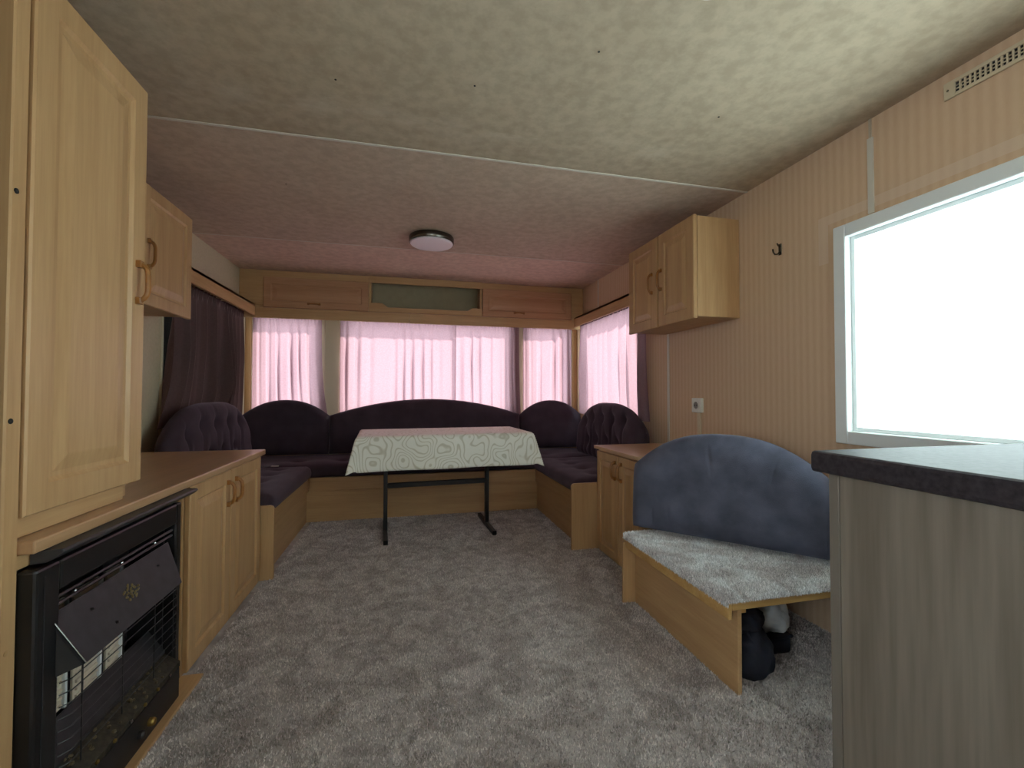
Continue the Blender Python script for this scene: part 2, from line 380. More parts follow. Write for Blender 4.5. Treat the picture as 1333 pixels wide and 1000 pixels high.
def m_fireglass():
    m, nt, N, L, b = mat('fire_glass'); b.inputs['Base Color'].default_value = (.01, .01, .01, 1); b.inputs['Roughness'].default_value = .06
    b.inputs['Specular IOR Level'].default_value = .9; b.inputs['IOR'].default_value = 1.9; return m
fireglass = m_fireglass()

# ------------------------------------------------------------------ the shell
XL, XR, ZC = -1.385, 1.725, 2.055
YB, YF = -2.0, 4.32                      # back and front wall
YLK = 4.12                               # face of the overhead lockers
floor = struct('floor', bx(XL-.05, XR+.05, YB-.05, YF+.05, -.05, 0), carpet_b)
ceiling = struct('ceiling', bx(XL-.12, XR+.12, YB-.05, YF+.42, ZC+.006, ZC+.07), ext_white)
for y0, y1, m_ in ((YB, 1.936, ceil_m), (1.936, 3.296, ceil_c), (3.296, YF, ceil_f)):      # the ceiling is papered in sheets, the curtains' pink light put into the front ones' colour
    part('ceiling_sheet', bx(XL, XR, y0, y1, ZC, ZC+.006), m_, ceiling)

def wall_open(P0, P1, z0, z1, openings, th=.05, out=1):
    """vertical wall from P0 to P1 with rectangular openings (s0,s1,za,zb) measured along it; thickness goes outwards"""
    bm = BM(); P0 = Vector((*P0, 0)); P1 = Vector((*P1, 0)); d = (P1-P0); Ln = d.length; d.normalize()
    n = Vector((d.y, -d.x, 0))*out
    M = Matrix(((d.x, n.x, 0, P0.x), (d.y, n.y, 0, P0.y), (0, 0, 1, 0), (0, 0, 0, 1)))
    ss = sorted({0, Ln, *[o[0] for o in openings], *[o[1] for o in openings]})
    for a, b_ in zip(ss, ss[1:]):
        o = [q for q in openings if q[0] <= a+1e-6 and q[1] >= b_-1e-6]
        if not o: box(bm, a, b_, 0, th, z0, z1, M=M)
        else:
            q = o[0]
            if q[2] > z0: box(bm, a, b_, 0, th, z0, q[2], M=M)
            if q[3] < z1: box(bm, a, b_, 0, th, q[3], z1, M=M)
    return bm, M, Ln
def window(name, M, s0, s1, za, zb, fm, pane_m, fw_=.035, dep=.05, mullions=(), inner=.012):
    """framed window in a wall opening: frame with a stepped inner bead, and a pane"""
    bm = BM(); o = inner
    for a, b_, c, d in ((s0-.005, s0+fw_, za-.005, zb+.005), (s1-fw_, s1+.005, za-.005, zb+.005), (s0+fw_, s1-fw_, zb-fw_, zb+.005), (s0+fw_, s1-fw_, za-.005, za+fw_)):
        box(bm, a, b_, -o, dep*.55, c, d, .003, 1, M=M)
    fr = part(name, bm, fm); fr['kind'] = 'structure'
    b2 = BM(); k = .016
    for a, b_, c, d in ((s0+fw_, s0+fw_+k, za+fw_, zb-fw_), (s1-fw_-k, s1-fw_, za+fw_, zb-fw_), (s0+fw_+k, s1-fw_-k, zb-fw_-k, zb-fw_), (s0+fw_+k, s1-fw_-k, za+fw_, za+fw_+k)):
        box(b2, a, b_, dep*.1, dep*.7, c, d, .002, 1, M=M)
    part('glazing_bead', b2, fm, fr)
    cuts = [s0+fw_, *mullions, s1-fw_]
    for s in mullions:
        part('mullion', box(BM(), s-.02, s+.02, -.004, dep*.6, za+fw_, zb-fw_, .003, 1, M=M), fm, fr)
    for a, b_ in zip(cuts, cuts[1:]):
        part('pane', box(BM(), a, b_, dep*.62, dep*.62+.004, za+fw_, zb-fw_, M=M), pane_m, fr)
    return fr
WZ0, WZ1 = .76, 1.705
# left wall (P0 near, P1 far; outwards = -x)
bmw, ML, _ = wall_open((XL, YB), (XL, YF), 0, ZC, [(.35, 2.05, .7, 1.8), (2.94-YB, 4.22-YB, WZ0, WZ1)], out=-1)
struct('wall_left', bmw, cream_wall)
window('window_1', ML, 2.94-YB, 4.22-YB, WZ0, WZ1, frame_cream, glass, .012)
window('window_8', ML, .35, 2.05, .7, 1.8, frame_white, glass, mullions=(1.2,))
# right wall
RW0, RW1, RWZ0, RWZ1 = -.6, 1.44, .806, 1.675
bmw, MR, _ = wall_open((XR, YB), (XR, YF), 0, ZC, [(RW0-YB, RW1-YB, RWZ0, RWZ1), (2.99-YB, 4.10-YB, WZ0, WZ1)], out=1)
struct('wall_right', bmw, wall_y)
window('window_2', MR, RW0-YB, RW1-YB, RWZ0, RWZ1, frame_white, film, .046, .05, inner=.024)
window('window_3', MR, 2.99-YB, 4.10-YB, WZ0, WZ1, frame_cream, glass)
# front wall with three windows
FW = [(-1.33, -.735), (-.60, 1.05), (1.13, 1.665)]
bmw, MF, _ = wall_open((XL, YF), (XR, YF), 0, ZC, [(a-XL, b_-XL, WZ0, WZ1) for a, b_ in FW], out=-1); struct('wall_front', bmw, wall_x)
for i, (a, b_) in enumerate(FW): window('window_%d' % (4+i), MF, a-XL, b_-XL, WZ0, WZ1, frame_cream, glass)
# back wall behind the camera, with a window
bmw, MBK, _ = wall_open((XL, YB), (XR, YB), 0, ZC, [(.9, 1.9, .8, 1.75)], out=1); struct('wall_back', bmw, wall_x)
window('window_7', MBK, .9, 1.9, .8, 1.75, frame_white, glass)
d1 = struct('door_1', bx(-.83, -.79, .38, 1.045, .01, 1.96, .004, 1), door_dark)
part('door_knob', lathe(BM(), [(.012, 0), (.012, .03), (.026, .04), (.03, .055), (.02, .068), (.004, .07)], (-.78, .45, 1.0), 20, 'x'), chrome, d1)

# ceiling strips, wall strips, pelmets
for i, (y, hw, h) in enumerate(((1.936, .007, .004), (3.296, .004, .0025))):
    struct('trim_%d' % (i+1), bx(XL, XR, y-hw, y+hw, ZC-h, ZC, .001, 1), trim_white)
struct('trim_3', bx(XR-.006, XR, 1.294, 1.316, 1.690, 1.981, .001, 1), trim_white)
struct('trim_4', bx(XR-.003, XR, 1.301, 1.311, 1.981, ZC, 0), trim_beige)
struct('trim_5', bx(XR-.006, XR, 2.643, 2.665, .67, 1.43, .001, 1), trim_white)
struct('trim_6', bx(XR-.004, XR, 3.769, 3.785, 1.748, ZC, .001, 1), trim_white)
def pelmet(name, xs, xw, y0, y1):        # pelmet shelf over a side window, chamfered at the far end
    bm = BM(); sgn = 1 if xw > xs else -1
    prism(bm, [(xs, y0), (xs, y1-.06), (xs+sgn*.05, y1), (xw, y1), (xw, y0)], 1.731, 1.747, 'xy')
    box(bm, min(xs, xs+sgn*.015), max(xs, xs+sgn*.015), y0, y1-.02, 1.655, 1.747)
    return struct(name, bm, wood_y)
pelmet('trim_7', XL+.138, XL, 2.675, YLK-.004)
pelmet('trim_8', XR-.115, XR, 2.69, YLK-.004)
# fascia beam under the front lockers, in two lengths, and the soffit behind it
struct('trim_9', bx(XL, .018, YLK+.005, YLK+.025, 1.640, 1.727, .002, 1), wood_x)
struct('trim_10', bx(.020, XR, YLK+.005, YLK+.025, 1.638, 1.726, .002, 1), wood_x)
struct('trim_11', bx(XL, XR, YLK+.026, YF, 1.732, 1.747), wood_x)
for i, (x0, x1, m_) in enumerate(((-.728, -.606, frame_cream), (1.056, 1.124, frame_cream), (XL, -1.336, wood_v), (1.671, XR, wood_v))):   # posts between the windows
    struct('trim_%d' % (12+i), bx(x0, x1, YF-.02, YF, .4, 1.73, .003, 1), m_)
for p in ((.57, 1.24), (.22, 1.48), (-.24, 1.56), (1.15, 1.43), (.66, 1.02), (-.60, 2.41)):
    part('screw', lathe(BM(), [(.0038, 0), (.0038, -.001), (.002, -.0018)], (*p, ZC), 8), dark_hole, ceiling)

# carpet pile
def pile(name, pts, nrm_h, wdt, parent=None, lean=.6, m=None):
    n = len(pts); a = RNG.uniform(0, 2*math.pi, n); h = nrm_h*RNG.uniform(.6, 1.25, n); l = lean*h*RNG.uniform(.2, 1, n); b_ = RNG.uniform(0, 2*math.pi, n)
    w_ = wdt*RNG.uniform(.7, 1.3, n)
    V = np.zeros((n, 3, 3))
    V[:, 0] = pts; V[:, 1] = pts; V[:, 2] = pts
    V[:, 0, 0] += np.cos(a)*w_; V[:, 0, 1] += np.sin(a)*w_; V[:, 1, 0] -= np.cos(a)*w_; V[:, 1, 1] -= np.sin(a)*w_
    V[:, 2, 0] += np.cos(b_)*l; V[:, 2, 1] += np.sin(b_)*l; V[:, 2, 2] += h
    base = np.zeros(3)
    if parent is not None:
        p = parent
        while p is not None: base += np.array(p.location); p = p.parent
    V -= base
    me = bpy.data.meshes.new(name); me.vertices.add(n*3); me.vertices.foreach_set('co', V.reshape(-1).astype(np.float32))
    me.loops.add(n*3); me.loops.foreach_set('vertex_index', np.arange(n*3, dtype=np.int32))
    me.polygons.add(n); me.polygons.foreach_set('loop_start', np.arange(0, n*3, 3, dtype=np.int32))
    me.update(calc_edges=True); me.materials.append(m or carpet)
    o = bpy.data.objects.new(name, me); COL.objects.link(o); o['kind'] = 'stuff'
    if parent is not None: o.parent = parent
    return o
n = 300000
yy = .5 + (3.75-.5)*RNG.power(1, n)**1.35; xx = RNG.uniform(-.9, XR, n)
ok = ~((xx < -.73) & (yy < 2.62)) & ~((xx > .97) & (yy < .86)) & ~((xx > 1.2) & (yy > 2.1)) & (yy < 3.68) & ~((xx < -.71) & (yy > 2.6))
pts = np.stack([xx[ok], yy[ok], np.zeros(ok.sum())], 1)
pile('carpet_pile', pts, .009, .0026, floor)

# dark board added outside the left side window to block its daylight
sh = struct('window_9', bx(XL-.135, XL-.11, 2.80, 4.36, .66, 1.80, .003, 1), outside_m); sh['label'] = 'dark board added outside the side window to block daylight'
for k in range(1, 10): part('blocker_batten', bx(XL-.11, XL-.104, 2.82, 4.34, .68+k*.11, .69+k*.11), outside_m, sh)

# ------------------------------------------------------------------ left: tall cabinet, fire, base cabinet
XF = -.745
t = thing('tall_cabinet', 'tall beech cupboard standing over the gas fire', 'cabinet', (XF-.2, 1.3, .698))
part('body', bx(XL+.003, -.795, 1.062, 1.515, .699, 1.905, .002, 1), wood_v, t)
part('side_post', bx(-.795, -.757, 1.060, 1.098, 0, 1.905, .003, 1), wood_v, t)
part('bottom_rail', bx(-.795, -.777, 1.097, 1.47, .699, .76, .001, 1), wood_y, t)
d = part('door', panel_door('+x', -.752, 1.103, 1.507, .745, 1.890, .02, .06, .02), wood_v, t)
part('handle', d_handle('+x', -.752, 1.468, 1.315, .11), handle_m, d)
part('hinge', bx(-.792, -.774, 1.509, 1.52, 1.84, 1.885, .002, 1), nickel, t)
for y, z in ((1.072, 1.40), (1.072, .943), (1.075, .49)):
    part('screw_cap', lathe(BM(), [(.0055, 0), (.0055, .0012), (.003, .002)], (-.757, y, z), 12, 'x'), dark_hole if z > .6 else wood_v, t)

w_ = part('worktop', bx(XL+.003, -.731, 1.10, 2.604, .671, .698, .004, 2), top_y, origin=(-1.0, 1.9, .671))
tag(w_, 'long beech worktop over the gas fire and the two-door base cupboard', 'worktop')

t = thing('fire_surround', 'beech panel framing the black gas fire', 'panel', (-.78, 1.4, 0))
part('rail', bx(-.78, -.762, 1.10, 1.765, .64, .670, .001, 1), wood_y, t)
part('stile', bx(-.78, -.762, 1.70, 1.765, 0, .639, .001, 1), wood_v, t)
part('stile', bx(-.785, -.77, 1.768, 1.785, 0, .670, .001, 1), top_y, t)
part('plinth', bx(-.78, -.762, 1.10, 1.70, 0, .012, .001, 1), wood_y, t)
tag(part('hearth_board', bx(-.76, -.690, 1.10, 1.785, 0, .012, .002, 1), wood_y, origin=(-.72, 1.4, 0)), 'thin beech board on the floor before the gas fire', 'board')

# gas fire
t = thing('gas_fire', 'black gas fire with a wire guard and sloping metal hood', 'fireplace', (-.76, 1.38, .013))
FY0, FY1, FZ0, FZ1 = 1.101, 1.695, .014, .637
bm = BM()
for a in ((FY0, FY0+.066, FZ0, FZ1), (FY1-.03, FY1, FZ0, FZ1), (FY0+.066, FY1-.03, FZ1-.066, FZ1)):
    box(bm, -.765, -.728, a[0], a[1], a[2], a[3], .006, 2)
part('frame', bm, black_m, t)
part('frame_groove', bx(-.7285, -.7262, FY0+.020, FY0+.022, FZ0+.01, FZ1-.02), gun, t)
part('firebox_back', bx(-.90, -.89, FY0+.05, FY1-.02, FZ0, FZ1-.05), black_gl, t)
for a in ((FY0+.055, FY0+.066, FZ0, FZ1-.06), (FY1-.03, FY1-.02, FZ0, FZ1-.06)): part('firebox_side', bx(-.89, -.765, *a), black_gl, t)
part('firebox_top', bx(-.89, -.765, FY0+.055, FY1-.03, .555, .57), black_gl, t)
for z in (.552, .536):
    part('vent_bar', tube(BM(), [(-.742, FY0+.068, z), (-.742, FY1-.032, z)], .0042, 6), black_gl, t)
for y in (1.23, 1.40, 1.56): part('rivet', lathe(BM(), [(.004, 0), (.004, .003), (.002, .005)], (-.741, y, .544), 10, 'x'), chrome, t)
# hood: sloping sheet with cheeks
bm = BM(); HX0, HZ0, HX1, HZ1 = -.738, .523, -.682, .405
H = [(HX0, 1.150, HZ0), (HX0, 1.632, HZ0), (HX1, 1.597, HZ1), (HX1, 1.172, HZ1)]
A = [bm.verts.new(p) for p in H]; B = [bm.verts.new((p[0]-.006, p[1], p[2]-.003)) for p in H]
bm.faces.new(A); bm.faces.new(B[::-1])
for i in range(4): bm.faces.new((A[i], A[(i+1) % 4], B[(i+1) % 4], B[i]))
hood = part('hood', bm, gun, t)
for ys in ((1.150, 1.172), (1.632, 1.597)):
    b2 = BM(); s_ = .0015 if ys[0] < 1.4 else -.0015
    P = [(HX0-.004, ys[0]+s_, HZ0-.004), (HX1-.005, ys[1]+s_, HZ1-.003), (HX0-.004, ys[0]+s_, HZ1-.02)]
    A = [b2.verts.new(p) for p in P]; B = [b2.verts.new((p[0], p[1]+s_*1.5, p[2])) for p in P]
    b2.faces.new(A); b2.faces.new(B[::-1])
    for i in range(3): b2.faces.new((A[i], A[(i+1) % 3], B[(i+1) % 3], B[i]))
    part('hood_cheek', b2, black_gl, t)
part('hood_edge', tube(BM(), [(HX0, 1.150, HZ0+.001), (HX1, 1.172, HZ1+.001)], .0016, 6), chrome, hood)
nrm = Vector((HZ0-HZ1, 0, HX1-HX0)).normalized()
def on_hood(y, k): return Vector((HX0+(HX1-HX0)*k, y, HZ0+(HZ1-HZ0)*k)) + nrm*.001
b2 = BM()                                             # ornate brass crest: a leafy scroll of small petals
for k in range(16):
    a = k*2.4; rr = .0052*math.sqrt(k); c = on_hood(1.392+rr*math.cos(a)*1.7, .47+rr*math.sin(a)*7)
    M = Matrix.Translation(c) @ Matrix.Rotation(a, 4, 'X') @ Matrix.Diagonal((.5, 1.5, .8, 1))
    bmesh.ops.create_icosphere(b2, subdivisions=1, radius=.0052, matrix=M)
part('badge', b2, plain('dull_brass', (.20, .16, .07), .5, metal=.6, var=.3, scale=150), hood)
for y, k in ((1.255, .3), (1.535, .33), (1.30, .78)):
    c = on_hood(y, k); part('rivet', lathe(BM(), [(.004, -.002), (.004, .002), (.002, .003)], c, 8), black_gl, hood)
# ceramic radiants: pale ribbed plaques in light frames
rad = plain('radiant_ceramic', (.62, .55, .44), .7, var=.12, scale=40)
for y0, y1, zb in ((1.218, 1.312, .235), (1.343, 1.437, .225), (1.468, 1.528, .222)):
    r_ = part('radiant', bx(-.815, -.808, y0, y1, zb, .50, .001, 1), rad, t)
    for k in range(14):
        z = zb+.010+k*.0185
        part('radiant_rib', tube(BM(), [(-.806, y0+.006, z), (-.806, y1-.012, z)], .0042, 6), rad, r_)
    part('radiant_frame', bx(-.808, -.800, y1-.008, y1, zb, .50, .001, 1), frame_white, r_)
bm = BM(); prism(bm, [(-.80, .232), (-.755, .165), (-.755, .158), (-.81, .225)], FY0+.068, FY1-.032, 'xz'); part('reflector', bm, gun, t)
part('burner_wall', bx(-.87, -.86, 1.54, FY1-.032, .2, .5), gun, t)
# wire guard
for k in range(9):
    z = .395-k*.026; part('guard_bar', tube(BM(), [(-.728, FY0+.068, z), (-.715, FY0+.085, z), (-.715, FY1-.05, z), (-.728, FY1-.032, z)], .0014, 6), black_gl, t)
for y in (1.218, 1.367, 1.515, 1.62): part('guard_rod', tube(BM(), [(-.715, y, .41), (-.715, y, .165)], .0019, 6), black_gl, t)
# burner bed and control panel
bm = BM(); prism(bm, [(-.765, .162), (-.712, .128), (-.712, .112), (-.765, .112)], FY0+.068, FY1-.032, 'xz'); bed = part('burner_bed', bm, burner_m, t)
b2 = BM()
for k in range(46):
    y = FY0+.08+(FY1-FY0-.13)*random.random(); s_ = random.random()
    bmesh.ops.create_icosphere(b2, subdivisions=1, radius=random.uniform(.003, .006), matrix=Matrix.Translation((-.76+.044*s_, y, .161-.03*s_)))
part('ember_pebbles', b2, plain('ember', (.10, .075, .035), .6, var=.6, scale=90), bed)['kind'] = 'stuff'
for k in range(7): part('burner_screw', lathe(BM(), [(.005, 0), (.005, .004), (.002, .006)], (-.712, 1.20+k*.066, .121), 10, 'x'), brass if k % 3 else chrome, bed)
part('control_panel', bx(-.765, -.712, FY0+.068, FY1-.032, .014, .111, .004, 2), black_m, t)
for y, m_ in ((1.44, black_gl), (1.49, brass)):
    part('control_knob', lathe(BM(), [(.011, 0), (.011, .010), (.008, .015), (.003, .016)], (-.712, y, .055), 16, 'x'), m_, t)
# heat deflector shelf under the worktop edge
bm = BM(); prism(bm, [(-.760, .670), (-.703, .670), (-.700, .664), (-.710, .654), (-.73, .643), (-.760, .640)], 1.13, 1.745, 'xz', .002)
hs = part('heat_deflector', bm, plain('dark_grey_shelf', (.035, .034, .036), .45, var=.15), origin=(-.73, 1.4, .64))
tag(hs, 'dark grey heat shield strip under the worktop edge above the fire', 'heat shield')

GB = 'two-door beech base cupboards'
t = thing('base_cabinet', 'two-door beech base cupboard next to the gas fire', 'cabinet', (-1.0, 2.2, 0))
part('body', bx(XL+.003, XF-.02, 1.788, 2.588, 0, .670, .001, 1), wood_v, t)
for a0, a1, hy in ((1.797, 2.168, 2.132), (2.174, 2.575, 2.222)):
    d = part('door', panel_door('+x', XF, a0, a1, .012, .664, .018, .055, .016), wood_v, t)
    part('handle', d_handle('+x', XF, hy, .568, .098), handle_m, d)

t = thing('wall_cabinet', 'beech wall cupboard beside the tall cupboard and the mauve curtain', 'cabinet', (-1.25, 2.25, 1.39))
part('body', bx(XL+.003, -1.139, 1.78, 2.67, 1.398, 1.925, .002, 1), wood_v, t)
d = part('door', panel_door('+x', -1.119, 2.22, 2.67, 1.388, 1.925, .018, .055, .018), wood_v, t)
part('handle', d_handle('+x', -1.119, 2.262, 1.615, .12), handle_m, d)
d = part('door', panel_door('+x', -1.119, 1.78, 2.214, 1.388, 1.925, .018, .055, .018), wood_v, t)

# ------------------------------------------------------------------ right: wall cupboard, base cupboard
t = thing('wall_cabinet', 'two-door beech wall cupboard above the power socket', 'cabinet', (1.58, 2.33, 1.39))
part('body', bx(1.467, XR-.003, 1.991, 2.681, 1.402, 1.930, .002, 1), wood_v, t)
for a0, a1, hy in ((1.993, 2.326, 2.294), (2.339, 2.679, 2.393)):
    d = part('door', panel_door('-x', 1.444, a0, a1, 1.393, 1.936, .02, .058, .016), wood_v, t)
    part('handle', d_handle('-x', 1.444, hy, 1.665, .115), handle_m, d)

t = thing('base_cabinet', 'low beech cupboard between the sofa and the carpeted bench', 'cabinet', (1.45, 2.37, 0))
part('body', bx(1.208, XR-.003, 2.105, 2.640, 0, .645, .001, 1), wood_v, t)
part('top', bx(1.178, XR-.003, 2.10, 2.652, .646, .667, .003, 2), top_y, t)
for a0, a1, hy in ((2.343, 2.633, 2.378), (2.112, 2.336, 2.300)):
    d = part('door', panel_door('-x', 1.19, a0, a1, .018, .634, .018, .045, .015), wood_v, t)
    part('handle', d_handle('-x', 1.19, hy, .548, .098), handle_m, d)

# ------------------------------------------------------------------ overhead lockers across the front
def locker(x0, x1, label):
    t = thing('overhead_locker', label, 'cabinet', ((x0+x1)/2, YLK+.1, 1.748))
    part('body', bx(x0, x1, YLK+.02, YF-.002, 1.748, ZC-.002, .001, 1), wood_x, t)
    return t
t = locker(XL+.002, -.337, 'overhead locker nearer the mauve curtain of the unlit side window')
d = part('door', panel_door('-y', YLK, -1.192, -.340, 1.730, 1.992, .018, .056, .018), locker_m, t)
part('handle', d_handle('-y', YLK, -.79, 1.772, .093, True, .018), handle_m, d)
t = locker(.693, XR-.002, 'overhead locker nearer the two-door wall cupboard')
d = part('door', panel_door('-y', YLK, .696, 1.593, 1.730, 1.995, .018, .056, .018), locker_m, t)
part('handle', d_handle('-y', YLK, 1.055, 1.774, .093, True, .018), handle_m, d)
t = thing('open_shelf', 'open niche with a cut-out front lip between the overhead lockers', 'shelf', (.18, YLK+.1, 1.748))
part('back', bx(-.335, .691, YF-.03, YF-.015, 1.762, ZC-.002), wood_in, t)
part('shelf_board', bx(-.335, .691, YLK+.02, YF-.03, 1.748, 1.761), wood_x, t)
part('top_rail', bx(-.335, .691, YLK+.004, YLK+.02, 1.992, ZC-.002, .001, 1), wood_x, t)
bm = BM(); prism(bm, [(-.335, 1.730), (.691, 1.730), (.691, 1.803), (.598, 1.803), (.555, 1.774), (-.17, 1.774), (-.22, 1.810), (-.335, 1.810)], YLK, YLK+.018, 'xz', .002)
part('front_lip', bm, wood_x, t)
for x in (-.335, .673): part('divider', bx(x, x+.018, YLK+.021, YF-.031, 1.762, ZC-.002), wood_v, t)

# ------------------------------------------------------------------ U-shaped sofa
t = thing('sofa_base', 'beech seat box of the corner sofa beside the long worktop', 'sofa base', (-1.0, 3.1, 0))
part('front_panel', bx(-.762, -.745, 2.63, 3.682, 0, .25, .001, 1), wood_y, t)
part('front_rail', bx(-.748, -.730, 2.63, 3.68, .240, .342, .002, 1), wood_y, t)
part('seat_board', bx(XL+.003, -.75, 2.63, 3.68, .318, .332), wood_y, t)
bm = BM(); prism(bm, [(XL+.003, 0), (-.688, 0), (-.688, .377), (-.694, .389), (-.708, .395), (XL+.003, .395)], 2.607, 2.627, 'xz', .002); part('end_panel', bm, wood_v, t)
t = thing('sofa_base', 'beech seat box of the corner sofa under the front windows', 'sofa base', (.2, 3.9, 0))
part('front_panel', bx(XL+.003, XR-.003, 3.690, 3.707, 0, .25, .001, 1), wood_x, t)
part('front_rail', bx(-.728, 1.088, 3.678, 3.695, .240, .342, .002, 1), wood_x, t)
part('seat_board', bx(XL+.003, XR-.003, 3.708, YF-.004, .318, .332), wood_x, t)
t = thing('sofa_base', 'beech seat box of the corner sofa beside the low cupboard', 'sofa base', (1.4, 3.1, 0))
part('front_panel', bx(1.105, 1.122, 2.675, 3.682, 0, .25, .001, 1), wood_y, t)
part('front_rail', bx(1.090, 1.108, 2.675, 3.68, .240, .342, .002, 1), wood_y, t)
part('seat_board', bx(1.11, XR-.003, 2.675, 3.68, .318, .332), wood_y, t)
bm = BM(); prism(bm, [(XR-.003, 0), (1.026, 0), (1.026, .405), (1.032, .417), (1.046, .423), (XR-.003, .423)], 2.655, 2.673, 'xz', .002); part('end_panel', bm, wood_v, t)

def slab_cushion(poly, z0, z1, tufts=(), rnd=.035, nz=.006, seed=0, sub=.03, puff=.02):
    """puffy seat cushion over a polygon footprint"""
    bm = BM()
    top = bm.faces.new([bm.verts.new((x, y, z1)) for x, y in poly])
    r = bmesh.ops.extrude_face_region(bm, geom=[top])
    for v in r['geom']:
        if isinstance(v, bmesh.types.BMVert): v.co.z = z0
    bmesh.ops.recalc_face_normals(bm, faces=bm.faces[:])
    bmesh.ops.bevel(bm, geom=bm.edges[:], offset=rnd, segments=3, profile=.5, affect='EDGES')
    xs = [p[0] for p in poly]; ys = [p[1] for p in poly]
    for ax, lo, hi in ((0, min(xs), max(xs)), (1, min(ys), max(ys))):
        c = lo+sub
        while c < hi:
            no = (1, 0, 0) if ax == 0 else (0, 1, 0); co = (c, 0, 0) if ax == 0 else (0, c, 0)
            bmesh.ops.bisect_plane(bm, geom=bm.verts[:]+bm.edges[:]+bm.faces[:], plane_co=co, plane_no=no, dist=1e-5); c += sub
    zm = (z0+z1)/2
    def edge_d(x, y):
        m = 9
        for i in range(len(poly)):
            a = Vector(poly[i]); b_ = Vector(poly[(i+1) % len(poly)]); p = Vector((x, y)); e = b_-a
            k = max(0, min(1, (p-a).dot(e)/e.length_squared)); m = min(m, (p-a-e*k).length)
        return m
    for v in bm.verts:
        if v.co.z > zm:
            e = edge_d(v.co.x, v.co.y); k = min(1, e/.12)
            v.co.z += puff*math.sin(k*math.pi/2) + nz*noise.noise(Vector((v.co.x*7, v.co.y*7, seed)))
            for tx, ty in tufts:
                d2 = (v.co.x-tx)**2+(v.co.y-ty)**2; v.co.z -= .022*math.exp(-d2/.0016) + .010*math.exp(-d2/.012)
    return bm
SC_G = 'seat cushions of the corner sofa'
bm = slab_cushion([(XL+.006, 2.632), (-.700, 2.632), (-.700, 3.655), (XL+.006, 3.655)], .344, .435, [(-.9, y) for y in (2.82, 3.05, 3.28, 3.5)], seed=1)
tag(part('seat_cushion', bm, purple, smooth=True, origin=(-1, 3.1, .344)), 'purple velour seat cushion on the sofa side next to the long worktop', 'cushion', SC_G)
bm = slab_cushion([(XL+.006, 3.660), (XR-.006, 3.660), (XR-.006, 4.30), (XL+.006, 4.30)], .344, .433, [(x, 3.88) for x in (-.85, -.5, -.15, .2, .55, .9, 1.25)], seed=2)
tag(part('seat_cushion', bm, purple, smooth=True, origin=(.2, 3.9, .344)), 'purple velour seat cushion behind the table under the front windows', 'cushion', SC_G)
bm = slab_cushion([(1.060, 2.678), (XR-.006, 2.678), (XR-.006, 3.655), (1.060, 3.655)], .344, .435, [(1.27, y) for y in (2.86, 3.08, 3.3, 3.5)], seed=3)
tag(part('seat_cushion', bm, purple, smooth=True, origin=(1.4, 3.1, .344)), 'purple velour seat cushion on the sofa side next to the low cupboard', 'cushion', SC_G)

def back_cushion(P0, P1, z0, h_end, h_mid, th=.13, lean=.04, tufts=(), pleat=False, p=2.0, nu=56, nv=26, shift=0., endround=.06, seed=0, creases=()):
    """arched back cushion standing along the line P0-P1 (back face), bulging to the left of P0->P1"""
    bm = BM(); P0 = Vector((*P0, 0)); P1 = Vector((*P1, 0)); d = P1-P0; Ln = d.length; d.normalize(); n = Vector((-d.y, d.x, 0))
    def arch(u):
        s = 2*u-1-shift
        return h_end + (h_mid-h_end)*max(0, 1-abs(s)**p) if abs(s) <= 1 else h_end
    def pt(u, v, side):
        uu = .5-.5*math.cos(math.pi*u)*1.0; uu = .6*u+.4*uu
        vv = .5-.5*math.cos(math.pi*v); vv = .6*v+.4*vv
        e = min(uu, 1-uu)*Ln; ed = min(1, e/endround); ev = min(1, (1-vv)*arch(uu)/.11); eb = min(1, vv*arch(uu)/.09)
        k = math.sqrt(max(0, 1-(1-ed)**2))*math.sqrt(max(0, 1-(1-ev)**2))*math.sqrt(max(0, 1-(1-eb)**2))
        base = P0 + d*(uu*Ln); z = z0 + vv*arch(uu)
        off = th*.5 + (th*.5*k if side > 0 else -th*.5*k)
        if side > 0:
            off += k*.006*noise.noise(Vector((uu*Ln*6, vv*4, seed)))
            x_, z_ = uu*Ln, vv*arch(uu)
            for cx, c0, c1, sl in creases:
                if c0 < z_ < c1: off -= .005*math.exp(-((x_-cx-(z_-c0)*sl)/.007)**2)*math.sin(math.pi*(z_-c0)/(c1-c0))*k
            for tx, tz in tufts:
                d2 = (x_-tx)**2+(z_-tz)**2
                off -= .030*math.exp(-d2/.0012)*k + .012*math.exp(-d2/.010)*k
                if pleat and z_ < tz: off -= .016*math.exp(-((x_-tx)/.010)**2)*k
                if pleat and z_ >= tz: off -= .012*math.exp(-((x_-tx-(z_-tz)*.25)/.010)**2)*k*max(0, 1-(z_-tz)/.16)
        off += (1-vv)*lean
        return base + n*off + Vector((0, 0, z))
    F = [[None]*(nv+1) for _ in range(nu+1)]; Bk = [[None]*(nv+1) for _ in range(nu+1)]
    for i in range(nu+1):
        for j in range(nv+1):
            F[i][j] = bm.verts.new(pt(i/nu, j/nv, 1))
            Bk[i][j] = F[i][j] if i in (0, nu) or j in (0, nv) else bm.verts.new(pt(i/nu, j/nv, -1))
    for i in range(nu):
        for j in range(nv):
            bm.faces.new((F[i][j], F[i+1][j], F[i+1][j+1], F[i][j+1]))
            q = (Bk[i][j], Bk[i][j+1], Bk[i+1][j+1], Bk[i+1][j])
            if len(set(q)) == 4 and not all(a in (F[i][j], F[i+1][j], F[i+1][j+1], F[i][j+1]) for a in q):
                try: bm.faces.new(q)
                except ValueError: pass
    return bm
BK_G = 'back cushions of the corner sofa'
